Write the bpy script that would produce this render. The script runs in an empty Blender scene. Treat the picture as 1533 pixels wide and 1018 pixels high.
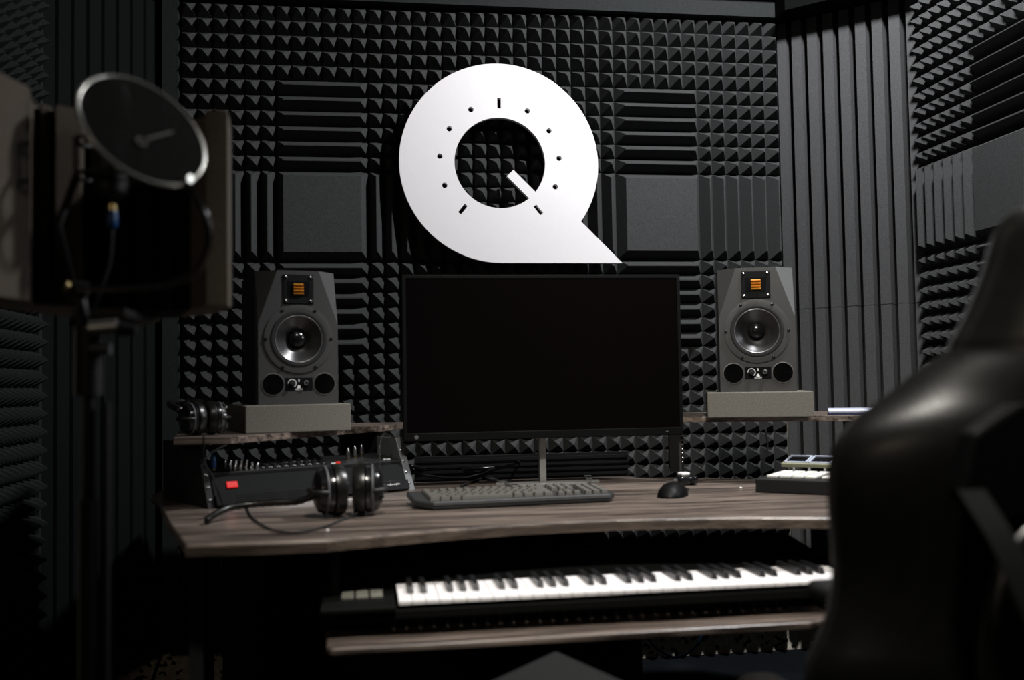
import bpy, math, random
from mathutils import Vector, Matrix
random.seed(7)
S = bpy.context.scene
COL = S.collection
PI = math.pi
S.view_settings.view_transform = 'Standard'
S.view_settings.look = 'None'
S.view_settings.exposure = 0.0
S.view_settings.gamma = 1.0
S.view_settings.use_curve_mapping = False

# ------------------------------------------------------------ camera
U = .053                                   # pitch of the foam grid in metres
CAM = Vector((11.398*U, -66.2974*U, .99))
YAW, PIT, ROL = .1504, .045, -.0169
fwd = Vector((math.sin(YAW)*math.cos(PIT), math.cos(YAW)*math.cos(PIT), math.sin(PIT)))
rt0 = Vector((math.cos(YAW), -math.sin(YAW), 0))
up0 = rt0.cross(fwd)
rt = math.cos(ROL)*rt0 + math.sin(ROL)*up0
up = -math.sin(ROL)*rt0 + math.cos(ROL)*up0
cd = bpy.data.cameras.new('camera')
cam = bpy.data.objects.new('camera', cd); COL.objects.link(cam)
cam.matrix_world = Matrix(((rt.x, up.x, -fwd.x, CAM.x), (rt.y, up.y, -fwd.y, CAM.y), (rt.z, up.z, -fwd.z, CAM.z), (0, 0, 0, 1)))
cd.sensor_width = 36; cd.lens = 35; cd.clip_start = .05
cd.dof.use_dof = True; cd.dof.focus_distance = 3.15; cd.dof.aperture_fstop = 2.2
S.camera = cam
FPX = 1490.4

def ray(px, py): return fwd + rt*((px-766.5)/FPX) - up*((py-509)/FPX)
def onz(px, py, z):
    d = ray(px, py); return CAM + d*((z-CAM.z)/d.z)
def ony(px, py, y):
    d = ray(px, py); return CAM + d*((y-CAM.y)/d.y)
def atd(px, py, Z): return CAM + ray(px, py)*Z

# ------------------------------------------------------------ materials
def mat(name, col, rough=.6, metal=0., spec=.5, noise=0., nscale=60., bump=0., bscale=400., coat=0., emit=None, estr=0.):
    m = bpy.data.materials.new(name); m.use_nodes = True
    nt = m.node_tree; b = nt.nodes['Principled BSDF']
    c = (*col, 1) if len(col) == 3 else col
    b.inputs['Base Color'].default_value = c
    b.inputs['Roughness'].default_value = rough
    b.inputs['Metallic'].default_value = metal
    b.inputs['Specular IOR Level'].default_value = spec
    b.inputs['Coat Weight'].default_value = coat
    tc = nt.nodes.new('ShaderNodeTexCoord')
    n = nt.nodes.new('ShaderNodeTexNoise'); n.inputs['Scale'].default_value = nscale; n.inputs['Detail'].default_value = 4
    nt.links.new(tc.outputs['Object'], n.inputs['Vector'])
    r = nt.nodes.new('ShaderNodeMapRange'); r.inputs['To Min'].default_value = 1-noise; r.inputs['To Max'].default_value = 1+noise
    r.inputs['From Min'].default_value = .3; r.inputs['From Max'].default_value = .7
    nt.links.new(n.outputs['Fac'], r.inputs['Value'])
    mx = nt.nodes.new('ShaderNodeVectorMath'); mx.operation = 'SCALE'; mx.inputs[0].default_value = c[:3]
    nt.links.new(r.outputs['Result'], mx.inputs['Scale'])
    nt.links.new(mx.outputs['Vector'], b.inputs['Base Color'])
    if bump:
        n2 = nt.nodes.new('ShaderNodeTexNoise'); n2.inputs['Scale'].default_value = bscale; n2.inputs['Detail'].default_value = 2
        nt.links.new(tc.outputs['Object'], n2.inputs['Vector'])
        bp = nt.nodes.new('ShaderNodeBump'); bp.inputs['Strength'].default_value = bump; bp.inputs['Distance'].default_value = .002
        nt.links.new(n2.outputs['Fac'], bp.inputs['Height']); nt.links.new(bp.outputs['Normal'], b.inputs['Normal'])
    if emit:
        b.inputs['Emission Color'].default_value = (*emit, 1); b.inputs['Emission Strength'].default_value = estr
    return m

M = {}
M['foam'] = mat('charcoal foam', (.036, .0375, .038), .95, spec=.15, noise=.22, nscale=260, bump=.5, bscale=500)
M['foam_edge'] = mat('charcoal foam ridged', (.047, .048, .049), .95, spec=.15, noise=.22, nscale=260, bump=.5, bscale=500)
M['foam_deep_shade'] = mat('foam darkened as deep shade', (.0042, .0050, .0050), .95, spec=.1, noise=.2, nscale=260, bump=.4, bscale=500)  # shade of the left corner and shield centre put into the foam colour
M['foam_brown'] = mat('brown grey foam', (.105, .088, .070), .95, spec=.1, noise=.2, nscale=300, bump=.5, bscale=500)
M['pad_foam'] = mat('warm grey foam', (.132, .126, .110), .95, spec=.15, noise=.28, nscale=330, bump=.5, bscale=600)
M['white'] = mat('white painted board', (.66, .65, .66), .5, spec=.3, noise=.01)
M['black'] = mat('matt black plastic', (.006, .0065, .007), .5, spec=.4, noise=.1)
M['black2'] = mat('soft black rubber', (.010, .010, .011), .75, spec=.3, noise=.1)
M['bezel'] = mat('matt bezel plastic', (.0018, .0018, .002), .5, spec=.12)
M['pianoblack'] = mat('satin black piano case', (.0028, .003, .003), .55, spec=.15)
M['foam_dim_light'] = mat('foam darkened as dim light', (.016, .018, .018), .95, spec=.1, noise=.22, nscale=260, bump=.5, bscale=500)  # same foam, darkened where less light falls at left and top
M['gloss'] = mat('glossy black plastic', (.006, .006, .007), .18, spec=.5, noise=.05)
M['screen'] = mat('monitor glass', (.002, .0014, .0014), .22, spec=.12, noise=.05, nscale=4)
M['panel'] = mat('dark grey painted metal', (.0035, .0042, .0045), .7, spec=.12, noise=.1)
M['cab'] = mat('textured charcoal speaker paint', (.042, .042, .042), .36, spec=.5, noise=.12, nscale=500, bump=.25, bscale=900)
M['cabside'] = mat('black speaker side', (.010, .010, .011), .55, spec=.3, noise=.1)
M['cone'] = mat('glossy woven cone', (.055, .055, .057), .30, metal=.8, noise=.15, nscale=200)
M['gold'] = mat('gold ribbon', (.55, .24, .03), .35, metal=.4, noise=.05)
M['chrome'] = mat('chrome', (.75, .75, .76), .2, metal=1., noise=.02)
M['steel'] = mat('brushed steel', (.42, .42, .41), .38, metal=.8, noise=.06)
M['brass'] = mat('brass', (.55, .42, .20), .3, metal=1., noise=.05)
M['greyplate'] = mat('grey bracket metal', (.09, .095, .10), .5, metal=.3, noise=.1)
M['key'] = mat('dark grey key caps', (.062, .059, .052), .55, noise=.06)
M['kbody'] = mat('charcoal keyboard case', (.020, .0215, .022), .45, noise=.08)
M['ivory'] = mat('white piano keys', (.86, .84, .85), .3, spec=.5, noise=.01)
M['ebony'] = mat('black piano keys', (.012, .012, .013), .3, spec=.5, noise=.05)
M['padw'] = mat('translucent white rubber', (.62, .62, .58), .6, noise=.05)
M['blue'] = mat('blue plastic', (.004, .05, .17), .35, noise=.05)
M['bluecable'] = mat('blue cable', (.01, .08, .22), .5, noise=.05)
M['leather'] = mat('black leather', (.0045, .0045, .004), .30, spec=.42, noise=.2, nscale=40, bump=.12, bscale=260)
M['webbing'] = mat('black webbing', (.013, .014, .0135), .85, spec=.1, noise=.15, nscale=200)
M['stool'] = mat('charcoal fabric', (.014, .0145, .015), .9, spec=.08, noise=.2, nscale=300, bump=.3)
M['paint'] = mat('dark wall paint', (.003, .0032, .0032), .9, spec=.04, noise=.1, nscale=8)
M['rubber_grey'] = mat('grey metallic ring', (.30, .30, .30), .3, metal=.8)
M['red'] = mat('lit red switch', (.35, .004, .004), .3, emit=(1, .002, .001), estr=.35)
M['tape'] = mat('silver lid edge', (.55, .60, .75), .35, metal=.3)
M['label'] = mat('printed white', (.75, .75, .75), .5)
M['darkred'] = mat('red lamp', (.3, .01, .01), .4, emit=(1, .05, .03), estr=.35)

def wood(name, dark, light, sc=1.):
    m = bpy.data.materials.new(name); m.use_nodes = True
    nt = m.node_tree; b = nt.nodes['Principled BSDF']
    tc = nt.nodes.new('ShaderNodeTexCoord')
    mp = nt.nodes.new('ShaderNodeMapping'); mp.inputs['Scale'].default_value = (1.5*sc, 24*sc, 30*sc)
    nt.links.new(tc.outputs['Object'], mp.inputs['Vector'])
    n = nt.nodes.new('ShaderNodeTexNoise'); n.inputs['Scale'].default_value = 2.2; n.inputs['Detail'].default_value = 8; n.inputs['Roughness'].default_value = .7
    nt.links.new(mp.outputs['Vector'], n.inputs['Vector'])
    cr = nt.nodes.new('ShaderNodeValToRGB')
    cr.color_ramp.elements[0].position = .40; cr.color_ramp.elements[0].color = (*dark, 1)
    cr.color_ramp.elements[1].position = .62; cr.color_ramp.elements[1].color = (*light, 1)
    nt.links.new(n.outputs['Fac'], cr.inputs['Fac'])
    nt.links.new(cr.outputs['Color'], b.inputs['Base Color'])
    b.inputs['Roughness'].default_value = .32
    bp = nt.nodes.new('ShaderNodeBump'); bp.inputs['Strength'].default_value = .2; bp.inputs['Distance'].default_value = .001
    nt.links.new(n.outputs['Fac'], bp.inputs['Height']); nt.links.new(bp.outputs['Normal'], b.inputs['Normal'])
    return m
M['wood'] = wood('grey brown oak laminate', (.022, .016, .014), (.20, .160, .135))
M['wood_edge'] = wood('grey brown laminate edge', (.045, .034, .027), (.11, .085, .068), 1.6)

def terrazzo():
    m = bpy.data.materials.new('speckled wall render'); m.use_nodes = True
    nt = m.node_tree; b = nt.nodes['Principled BSDF']
    tc = nt.nodes.new('ShaderNodeTexCoord')
    v = nt.nodes.new('ShaderNodeTexVoronoi'); v.inputs['Scale'].default_value = 75
    nt.links.new(tc.outputs['Object'], v.inputs['Vector'])
    cr = nt.nodes.new('ShaderNodeValToRGB'); e = cr.color_ramp.elements
    cr.color_ramp.interpolation = 'CONSTANT'
    e[0].position = 0; e[0].color = (.03, .025, .02, 1)
    e[1].position = .13; e[1].color = (.62, .56, .46, 1)
    x = e.new(.74); x.color = (.66, .40, .30, 1)
    x = e.new(.80); x.color = (.74, .70, .60, 1)
    sep = nt.nodes.new('ShaderNodeSeparateColor')
    nt.links.new(v.outputs['Color'], sep.inputs['Color'])
    nt.links.new(sep.outputs['Red'], cr.inputs['Fac'])
    nt.links.new(cr.outputs['Color'], b.inputs['Base Color'])
    b.inputs['Roughness'].default_value = .8
    return m
M['terrazzo'] = terrazzo()
M['carpet'] = mat('dark blue grey carpet', (.005, .0065, .008), .95, spec=.05, noise=.5, nscale=300, bump=.8, bscale=300)

def mesh_mat(name, col, alpha):
    m = mat(name, col, .8, spec=.05, noise=.05)
    nt = m.node_tree; b = nt.nodes['Principled BSDF']
    out = nt.nodes['Material Output']
    t = nt.nodes.new('ShaderNodeBsdfTransparent'); mx = nt.nodes.new('ShaderNodeMixShader')
    mx.inputs['Fac'].default_value = alpha
    nt.links.new(t.outputs[0], mx.inputs[1]); nt.links.new(b.outputs[0], mx.inputs[2]); nt.links.new(mx.outputs[0], out.inputs['Surface'])
    return m
M['popmesh'] = mesh_mat('nylon pop filter mesh', (.006, .006, .005), .82)

# ------------------------------------------------------------ mesh builder
class MB:
    def __init__(s): s.v = []; s.f = []
    def add(s, vs, fs, mtx=None):
        k = len(s.v)
        for p in vs:
            p = Vector(p)
            s.v.append(mtx @ p if mtx else p)
        s.f += [tuple(i+k for i in f) for f in fs]
        return s
    def box(s, x0, x1, y0, y1, z0, z1, mtx=None):
        return s.add([(x0, y0, z0), (x1, y0, z0), (x1, y1, z0), (x0, y1, z0), (x0, y0, z1), (x1, y0, z1), (x1, y1, z1), (x0, y1, z1)],
                     [(0, 3, 2, 1), (4, 5, 6, 7), (0, 1, 5, 4), (1, 2, 6, 5), (2, 3, 7, 6), (3, 0, 4, 7)], mtx)
    def prism(s, pts, z0, z1, mtx=None):         # plan polygon extruded along z
        n = len(pts)
        vs = [(p[0], p[1], z0) for p in pts]+[(p[0], p[1], z1) for p in pts]
        a = sum(pts[i][0]*pts[(i+1) % n][1]-pts[(i+1) % n][0]*pts[i][1] for i in range(n))
        if a < 0:
            fs = [tuple(range(n)), tuple(range(2*n-1, n-1, -1))]+[((i+1) % n, i, n+i, n+(i+1) % n) for i in range(n)]
        else:
            fs = [tuple(range(n-1, -1, -1)), tuple(range(n, 2*n))]+[(i, (i+1) % n, n+(i+1) % n, n+i) for i in range(n)]
        return s.add(vs, fs, mtx)
    def prism_xz(s, pts, y0, y1, mtx=None):      # elevation polygon extruded along y
        R = Matrix(((1, 0, 0, 0), (0, 0, 1, 0), (0, 1, 0, 0), (0, 0, 0, 1)))
        k = len(s.f); s.prism(pts, y0, y1, (mtx @ R) if mtx else R)
        s.f[k:] = [tuple(reversed(f)) for f in s.f[k:]]
        return s
    def tube(s, path, r, n=10, cap=True, closed=False):
        path = [Vector(p) for p in path]; rs = r if isinstance(r, (list, tuple)) else [r]*len(path)
        m = len(path); rings = []
        ref = None
        for i, p in enumerate(path):
            if closed: t = path[(i+1) % m]-path[i-1]
            else: t = path[min(i+1, m-1)]-path[max(i-1, 0)]
            t.normalize()
            if ref is None:
                ref = Vector((0, 0, 1)) if abs(t.z) < .9 else Vector((1, 0, 0))
            a = (ref - t*ref.dot(t)).normalized(); b = t.cross(a); ref = a
            rings.append([p+(a*math.cos(2*PI*k/n)+b*math.sin(2*PI*k/n))*rs[i] for k in range(n)])
        vs = [q for g in rings for q in g]; fs = []
        for i in range(m if closed else m-1):
            j = (i+1) % m
            for k in range(n): fs.append((i*n+k, i*n+(k+1) % n, j*n+(k+1) % n, j*n+k))
        if cap and not closed:
            fs.append(tuple(range(n-1, -1, -1))); fs.append(tuple((m-1)*n+k for k in range(n)))
        return s.add(vs, fs)
    def lathe(s, prof, n=32, mtx=None, cap=True):          # prof: (r, h) about local z
        vs = []; fs = []
        for (r, h) in prof:
            for k in range(n): vs.append((r*math.cos(2*PI*k/n), r*math.sin(2*PI*k/n), h))
        for i in range(len(prof)-1):
            for k in range(n): fs.append((i*n+k, i*n+(k+1) % n, (i+1)*n+(k+1) % n, (i+1)*n+k))
        if cap and prof[0][0] > 1e-6: fs.append(tuple(range(n-1, -1, -1)))
        if cap and prof[-1][0] > 1e-6: fs.append(tuple((len(prof)-1)*n+k for k in range(n)))
        return s.add(vs, fs, mtx)
    def grid(s, rows, closed_u=False):           # rows of points -> quads
        n = len(rows[0]); vs = [p for r in rows for p in r]; fs = []
        for i in range(len(rows)-1):
            for k in range(n if closed_u else n-1):
                fs.append((i*n+k, i*n+(k+1) % n, (i+1)*n+(k+1) % n, (i+1)*n+k))
        return s.add(vs, fs)
    def build(s, name, m, parent=None, bevel=0., smooth=False, sub=0, seg=2):
        me = bpy.data.meshes.new(name)
        me.from_pydata([tuple(p) for p in s.v], [], s.f); me.validate(); me.update()
        import bmesh
        bm = bmesh.new(); bm.from_mesh(me); bmesh.ops.recalc_face_normals(bm, faces=bm.faces)
        bm.to_mesh(me); bm.free()
        me.materials.append(M[m] if isinstance(m, str) else m)
        o = bpy.data.objects.new(name, me); COL.objects.link(o)
        if parent: o.parent = parent
        if smooth:
            for p in me.polygons: p.use_smooth = True
            if smooth == 'auto':
                me.set_sharp_from_angle(angle=.7)
        if bevel:
            b = o.modifiers.new('bevel', 'BEVEL'); b.width = bevel; b.segments = seg; b.limit_method = 'ANGLE'; b.angle_limit = .6
        if sub:
            b = o.modifiers.new('subdiv', 'SUBSURF'); b.levels = sub; b.render_levels = sub
        return o

def tag(o, label, cat, group=None, kind=None):
    if label: o['label'] = label
    if cat: o['category'] = cat
    if group: o['group'] = group
    if kind: o['kind'] = kind
    return o
def thing(name, label, cat, loc=(0, 0, 0), rz=0., group=None):
    o = bpy.data.objects.new(name, None); COL.objects.link(o)
    o.location = loc; o.rotation_euler = (0, 0, rz); o.empty_display_size = .05
    return tag(o, label, cat, group)
def struct(o): o['kind'] = 'structure'; return o
def kids(o): return [c for c in bpy.data.objects if c.parent == o]
def copy_tree(o, parent=None):
    c = o.copy(); COL.objects.link(c)
    if parent: c.parent = parent
    for ch in kids(o): copy_tree(ch, c)
    return c
def T(x=0, y=0, z=0): return Matrix.Translation((x, y, z))
def RX(a): return Matrix.Rotation(a, 4, 'X')
def RY(a): return Matrix.Rotation(a, 4, 'Y')
def RZ(a): return Matrix.Rotation(a, 4, 'Z')
FACE = RX(PI/2)        # local +z -> world -y (towards the camera)
def smoothpath(pts, n=8):
    pts = [Vector(p) for p in pts]; out = []
    P = [pts[0]*2-pts[1]]+pts+[pts[-1]*2-pts[-2]]
    for i in range(1, len(P)-2):
        for k in range(n):
            t = k/n
            out.append(.5*((2*P[i])+(P[i+1]-P[i-1])*t+(2*P[i-1]-5*P[i]+4*P[i+1]-P[i+2])*t*t+(3*P[i]-P[i-1]-3*P[i+1]+P[i+2])*t**3))
    out.append(pts[-1]); return out

def text_mesh(body, size, name, m, parent, mtx, extrude=.0004, shear=0., align='CENTER'):
    cu = bpy.data.curves.new(name, 'FONT'); cu.body = body; cu.size = size; cu.extrude = extrude; cu.align_x = align; cu.align_y = 'CENTER'; cu.shear = shear
    to = bpy.data.objects.new('tmp', cu); COL.objects.link(to)
    bpy.context.view_layer.update()
    me = bpy.data.meshes.new_from_object(to.evaluated_get(bpy.context.evaluated_depsgraph_get()))
    bpy.data.objects.remove(to); me.name = name
    me.transform(mtx)
    me.materials.clear(); me.materials.append(M[m])
    o = bpy.data.objects.new(name, me); COL.objects.link(o)
    if parent: o.parent = parent
    return o

# ------------------------------------------------------------ room shell
ZTOP = CAM.z + 20.307*U                     # top row line of the patterned tiles
XR, XL, YC = 2.53, -.353, -.355
ZC = 3.7
struct(MB().box(-2.2, 5.2, -5.6, .06, -.12, -.015).build('floor', 'carpet'))
struct(MB().box(-2.2, 5.2, -5.6, .06, ZC, ZC+.1).build('ceiling', 'paint'))
struct(MB().box(-2.2, 5.2, .058, .16, -.015, ZC).build('wall_back', 'terrazzo'))
struct(MB().box(XR+.06, XR+.10, -1.335, .058, -.015, ZC).build('wall_right', 'terrazzo'))
struct(MB().box(XL-.16, XL-.06, -1.75, .058, -.015, ZC).build('wall_left', 'terrazzo'))
struct(MB().box(-2.2, 5.2, -5.7, -5.6, -.12, ZC).build('wall_front', 'paint'))
struct(MB().box(5.2, 5.3, -5.6, .06, -.12, ZC).build('wall_side_right', 'paint'))
struct(MB().box(-2.3, -2.2, -5.6, .06, -.12, ZC).build('wall_side_left', 'paint'))
# dark boarding over the foam, up to the ceiling
struct(MB().box(-.05, 2.16, -.10, .055, 2.415, ZC).build('trim_1', 'paint'))
struct(MB().prism([(2.14, .055), (2.14, -.14), (2.32, -.32), (2.46, -.46), (XR+.055, -.46), (XR+.055, .055)], 2.335, ZC).build('trim_2', 'paint'))
struct(MB().prism([(.03, .055), (-.02, -.09), (-.17, -.24), (-.29, -.46), (XL-.055, -.46), (XL-.055, .055)], 2.345, ZC).build('trim_3', 'paint'))

# ------------------------------------------------------------ foam
BASE = .045
def foam_panel(name, label, cols, rows, x0, z0, pu, pv, kind, group, origin=(0, 0, 0), rz=0., h=.052, m='foam'):
    """cols x rows cells; local x to the right, local -y into the room, z downward from z0."""
    w = cols*pu; hh = rows*pv
    b = MB()
    def P(c, r, d): return (c*pu, -d, -r*pv)
    def cell(c0, c1, r0, r1, flat=0., H=h):
        w_, h_ = c1-c0, r1-r0
        ins = .5 if not flat else flat
        dx = min(ins, w_/2); dy = min(ins, h_/2)
        k = len(b.v)
        vs = [P(c0, r0, 0), P(c1, r0, 0), P(c1, r1, 0), P(c0, r1, 0),
              P(c0+dx, r0+dy, H), P(c1-dx, r0+dy, H), P(c1-dx, r1-dy, H), P(c0+dx, r1-dy, H)]
        # tiny blunt crest, like real convoluted foam
        e = .035
        if dx >= w_/2-1e-6:
            vs[4] = P((c0+c1)/2-e, r0+dy if dy < h_/2 else (r0+r1)/2-e, H); vs[5] = P((c0+c1)/2+e, r0+dy if dy < h_/2 else (r0+r1)/2-e, H)
            vs[6] = P((c0+c1)/2+e, r1-dy if dy < h_/2 else (r0+r1)/2+e, H); vs[7] = P((c0+c1)/2-e, r1-dy if dy < h_/2 else (r0+r1)/2+e, H)
        elif dy >= h_/2-1e-6:
            m_ = (r0+r1)/2
            vs[4] = P(c0+dx, m_-e, H); vs[5] = P(c1-dx, m_-e, H); vs[6] = P(c1-dx, m_+e, H); vs[7] = P(c0+dx, m_+e, H)
        b.add(vs, [(4, 5, 6, 7), (0, 1, 5, 4), (1, 2, 6, 5), (2, 3, 7, 6), (3, 0, 4, 7)])
    if kind == 'pyr':
        for c in range(int(math.ceil(cols-1e-6))):
            for r in range(int(math.ceil(rows-1e-6))):
                cell(c, min(c+1, cols), r, min(r+1, rows))
    else:
        for c in range(18):
            for r in range(int(rows)):
                if 6 <= c < 12 or 6 <= r < 12: continue
                cell(c, c+1, r, r+1)
        for r in list(range(0, 6))+list(range(12, 18)): cell(6, 12, r, r+1)
        for c in list(range(0, 6))+list(range(12, 18)): cell(c, c+1, 6, 12)
        cell(6, 12, 6, 12, flat=.5)
    g = .0012
    k = [P(0, 0, 0), P(cols, 0, 0), P(cols, rows, 0), P(0, rows, 0)]
    B = [(p[0], BASE, p[2]) for p in k]
    b.add(k+B, [(0, 1, 5, 4), (1, 2, 6, 5), (2, 3, 7, 6), (3, 0, 4, 7), (4, 5, 6, 7)])
    o = b.build('acoustic_foam_panel', m)
    o.location = (origin[0], origin[1], origin[2]); o.rotation_euler = (0, 0, rz)
    return tag(o, label, 'foam panel', group)

def place_foam(label, cols, rows, c, r, pu=U, pv=U, kind='pyr', dz=0., xoff=0.):
    g = .0008
    return foam_panel('f', label, cols, rows, 0, 0, pu-2*g/cols, pv-2*g/rows, kind, 'foam panels on the back wall', origin=(c*U+xoff+g, 0, ZTOP-r*U+dz-g))
GAPC = 4.836
RX0 = (18+GAPC)
DZ = .162*U
pm = GAPC/5*U
place_foam('pyramid foam panel along the top left of the back wall', 18, 5, 0, -5)
place_foam('narrow strip of pyramid foam right above the big white ring sign', 5, 5, 18, -5, pu=pm, dz=DZ/2)
place_foam('pyramid foam panel along the top right of the back wall', 18, 5, RX0, -5, dz=DZ)
place_foam('foam panel with flat square and ridges, left of the white sign above the left speaker', 18, 18, 0, 0, kind='cross')
place_foam('narrow strip of pyramid foam seen through the hole of the white sign', 5, 18, 18, 0, pu=pm, dz=DZ/2)
place_foam('foam panel with flat square and ridges, right of the white sign above the right speaker', 18, 18, RX0, 0, kind='cross', dz=DZ)
place_foam('pyramid foam panel behind the left speaker and mixing rack', 18, 18, 0, 18)
place_foam('narrow strip of pyramid foam in the gap under the monitor', 5, 18, 18, 18, pu=pm, dz=DZ/2)
place_foam('pyramid foam panel behind the right speaker and pad controller', 18, 18, RX0, 18, dz=DZ)
place_foam('low strip of pyramid foam near the floor under the left end of desk', 18, 1, 0, 36)
place_foam('short strip of pyramid foam near the floor under the middle of desk', 5, 1, 18, 36, pu=pm, dz=DZ/2)
place_foam('low strip of pyramid foam above the bare speckled wall beside the blue cable', 18, 1, RX0, 36, dz=DZ)
# flat foam strip along the top of the back wall and beside the left corner
tag(MB().box(.0, 2.155, -.052, .045, ZTOP+5.02*U+DZ, 2.405).build('foam_strip', 'foam_dim_light'), 'flat smooth foam strip running along the top of the back wall', 'foam strip')
tag(MB().box(-.058, -.004, -.03, .045, .12, 2.34).build('foam_strip', 'foam_dim_light'), 'tall narrow flat foam strip between pyramid foam and left corner', 'foam strip')

def ridged(label, p0, p1, z0, z1, nper, first, groove, fr, m, depth=.038):
    """vertical grooves: front face lies on p0-p1, grooves cut behind it."""
    p0 = Vector((p0[0], p0[1])); p1 = Vector((p1[0], p1[1]))
    d = p1-p0; L = d.length; d.normalize(); nrm = Vector((d.y, -d.x))
    if nrm.y > 0: nrm = -nrm
    pts = [p0]
    per = (L-first)/nper; s = first
    for i in range(nper):
        gw = per*groove
        a, c = s, s+gw
        pts += [p0+d*a, p0+d*(a+gw*.12)-nrm*depth, p0+d*(c-gw*.12)-nrm*depth, p0+d*c]
        s += per
    pts += [p1, p1-nrm*(depth+.012), p0-nrm*(depth+.012)]
    o = MB().prism([(p.x, p.y) for p in pts], z0, z1).build('corner_foam_panel', m)
    return tag(o, label, 'foam panel', 'grooved foam panels across the corners')
ridged('tall grooved grey foam panel across the right corner, upper of two', (2.166, -.004), (XR-.004, YC), 1.2525, 2.33, 8, .034, .38, 1, 'foam_edge', .052)
ridged('tall grooved grey foam panel across the right corner, lower of two', (2.166, -.004), (XR-.004, YC), .15, 1.2505, 8, .034, .38, 1, 'foam_edge', .052)
ridged('shade-darkened grooved foam panel across the left corner, upper of two', (XL+.004, YC), (-.064, -.004), 1.2355, 2.34, 8, .012, .86, 1, 'foam_deep_shade', .010)
ridged('shade-darkened grooved foam panel across the left corner, lower of two', (XL+.004, YC), (-.064, -.004), .12, 1.2335, 8, .012, .86, 1, 'foam_deep_shade', .010)

# right wall: local x must run towards the camera (-y), facing -x
pvR = .0515
RZT = 1.722+6*pvR
def rwall(label, cols, rows, c, r, kind='pyr'):
    g = .0008
    return foam_panel('f', label, cols, rows, 0, 0, U-2*g/cols, pvR-2*g/rows, kind, 'foam panels on the right wall', origin=(XR, YC-.012-c*U-g, RZT-r*pvR-g), rz=-PI/2)
rwall('pyramid foam panel high on the right wall', 18, 10, 0, -10)
rwall('foam panel with flat square and ridges on the right wall above the chair', 18, 18, 0, 0, 'cross')
rwall('pyramid foam panel low on the right wall behind the chair', 18, 18, 0, 18)
def lwall(label, cols, rows, c, r, kind='pyr'):
    g = .0008
    return foam_panel('f', label, cols, rows, 0, 0, U-2*g/cols, U-2*g/rows, kind, 'foam panels on the left wall', origin=(XL, YC-.03-(c+cols)*U+g, ZTOP-r*U-g), rz=PI/2, h=.045, m='foam_dim_light')
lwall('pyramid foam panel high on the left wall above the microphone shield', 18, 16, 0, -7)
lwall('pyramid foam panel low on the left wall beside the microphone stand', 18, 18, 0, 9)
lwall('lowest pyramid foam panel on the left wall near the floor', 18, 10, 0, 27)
tag(MB().box(XL-.04, XL+.012, YC-.029, YC-.004, .05, 2.42).build('foam_strip', 'foam_dim_light'), 'narrow flat foam strip between left wall pyramids and corner panel', 'foam strip')

# ------------------------------------------------------------ Q sign (knob shaped letter)
def q_sign():
    cx, cz, R = 1.090, 1.766, .351
    y0, y1 = -.100, -.078
    cu = bpy.data.curves.new('q', 'CURVE'); cu.dimensions = '2D'; cu.fill_mode = 'BOTH'; cu.extrude = .010
    def sp(pts):
        s = cu.splines.new('POLY'); s.points.add(len(pts)-1); s.use_cyclic_u = True
        for i, p in enumerate(pts): s.points[i].co = (p[0], p[1], 0, 1)
    k = R/428.
    an = math.atan2(-253, 354)
    out = [(R*math.cos(an+(1.5*PI-an)*i/120-0), R*math.sin(an+(1.5*PI-an)*i/120)) for i in range(121)]
    out += [(527*k, -R)]
    sp(out)
    rh = 195*k
    # hole with the pointer reaching in at 45 degrees down right
    w = 20*k; a0 = -PI/4; da = math.asin(w/rh)
    tip = 46*k+.012
    hole = [(rh*math.cos(a0+da+(2*PI-2*da)*i/90), rh*math.sin(a0+da+(2*PI-2*da)*i/90)) for i in range(91)]
    d = Vector((math.cos(a0), math.sin(a0))); n = Vector((-d.y, d.x))
    q1 = d*tip-n*w; q2 = d*tip+n*w
    hole += [(q1.x, q1.y), (q2.x, q2.y)]
    sp(hole)
    rd = 258*k
    for deg in (0, 28.2, -28.2, 56.4, -56.4, 84.6, -84.6, 112.8, -112.8, 141, -141):
        a = PI/2-math.radians(deg); c = Vector((rd*math.cos(a), rd*math.sin(a)))
        if deg in (0, 141, -141):
            e = Vector((math.cos(a), math.sin(a))); t = Vector((-e.y, e.x)); L, W = 23*k, 8*k
            sp([tuple(c+e*L+t*W), tuple(c+e*L-t*W), tuple(c-e*L-t*W), tuple(c-e*L+t*W)])
        else:
            sp([(c.x+11.5*k*math.cos(2*PI*i/20), c.y+11.5*k*math.sin(2*PI*i/20)) for i in range(20)])
    to = bpy.data.objects.new('tmp', cu); COL.objects.link(to); bpy.context.view_layer.update()
    me = bpy.data.meshes.new_from_object(to.evaluated_get(bpy.context.evaluated_depsgraph_get()))
    bpy.data.objects.remove(to)
    me.transform(FACE); me.materials.clear(); me.materials.append(M['white'])
    root = thing('letter_sign', 'large white ring sign shaped like a letter Q or a dial, on the foam wall', 'sign', (cx, (y0+y1)/2, cz))
    o = bpy.data.objects.new('letter_board', me); COL.objects.link(o); o.parent = root
    for (x, z) in ((-.24, .0), (.24, .05), (0, .25), (0, -.26)):
        MB().lathe([(.006, 0), (.006, .125)], 10, T(x, .008, z) @ RX(-PI/2)).build('standoff', 'black', root)
q_sign()

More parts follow.
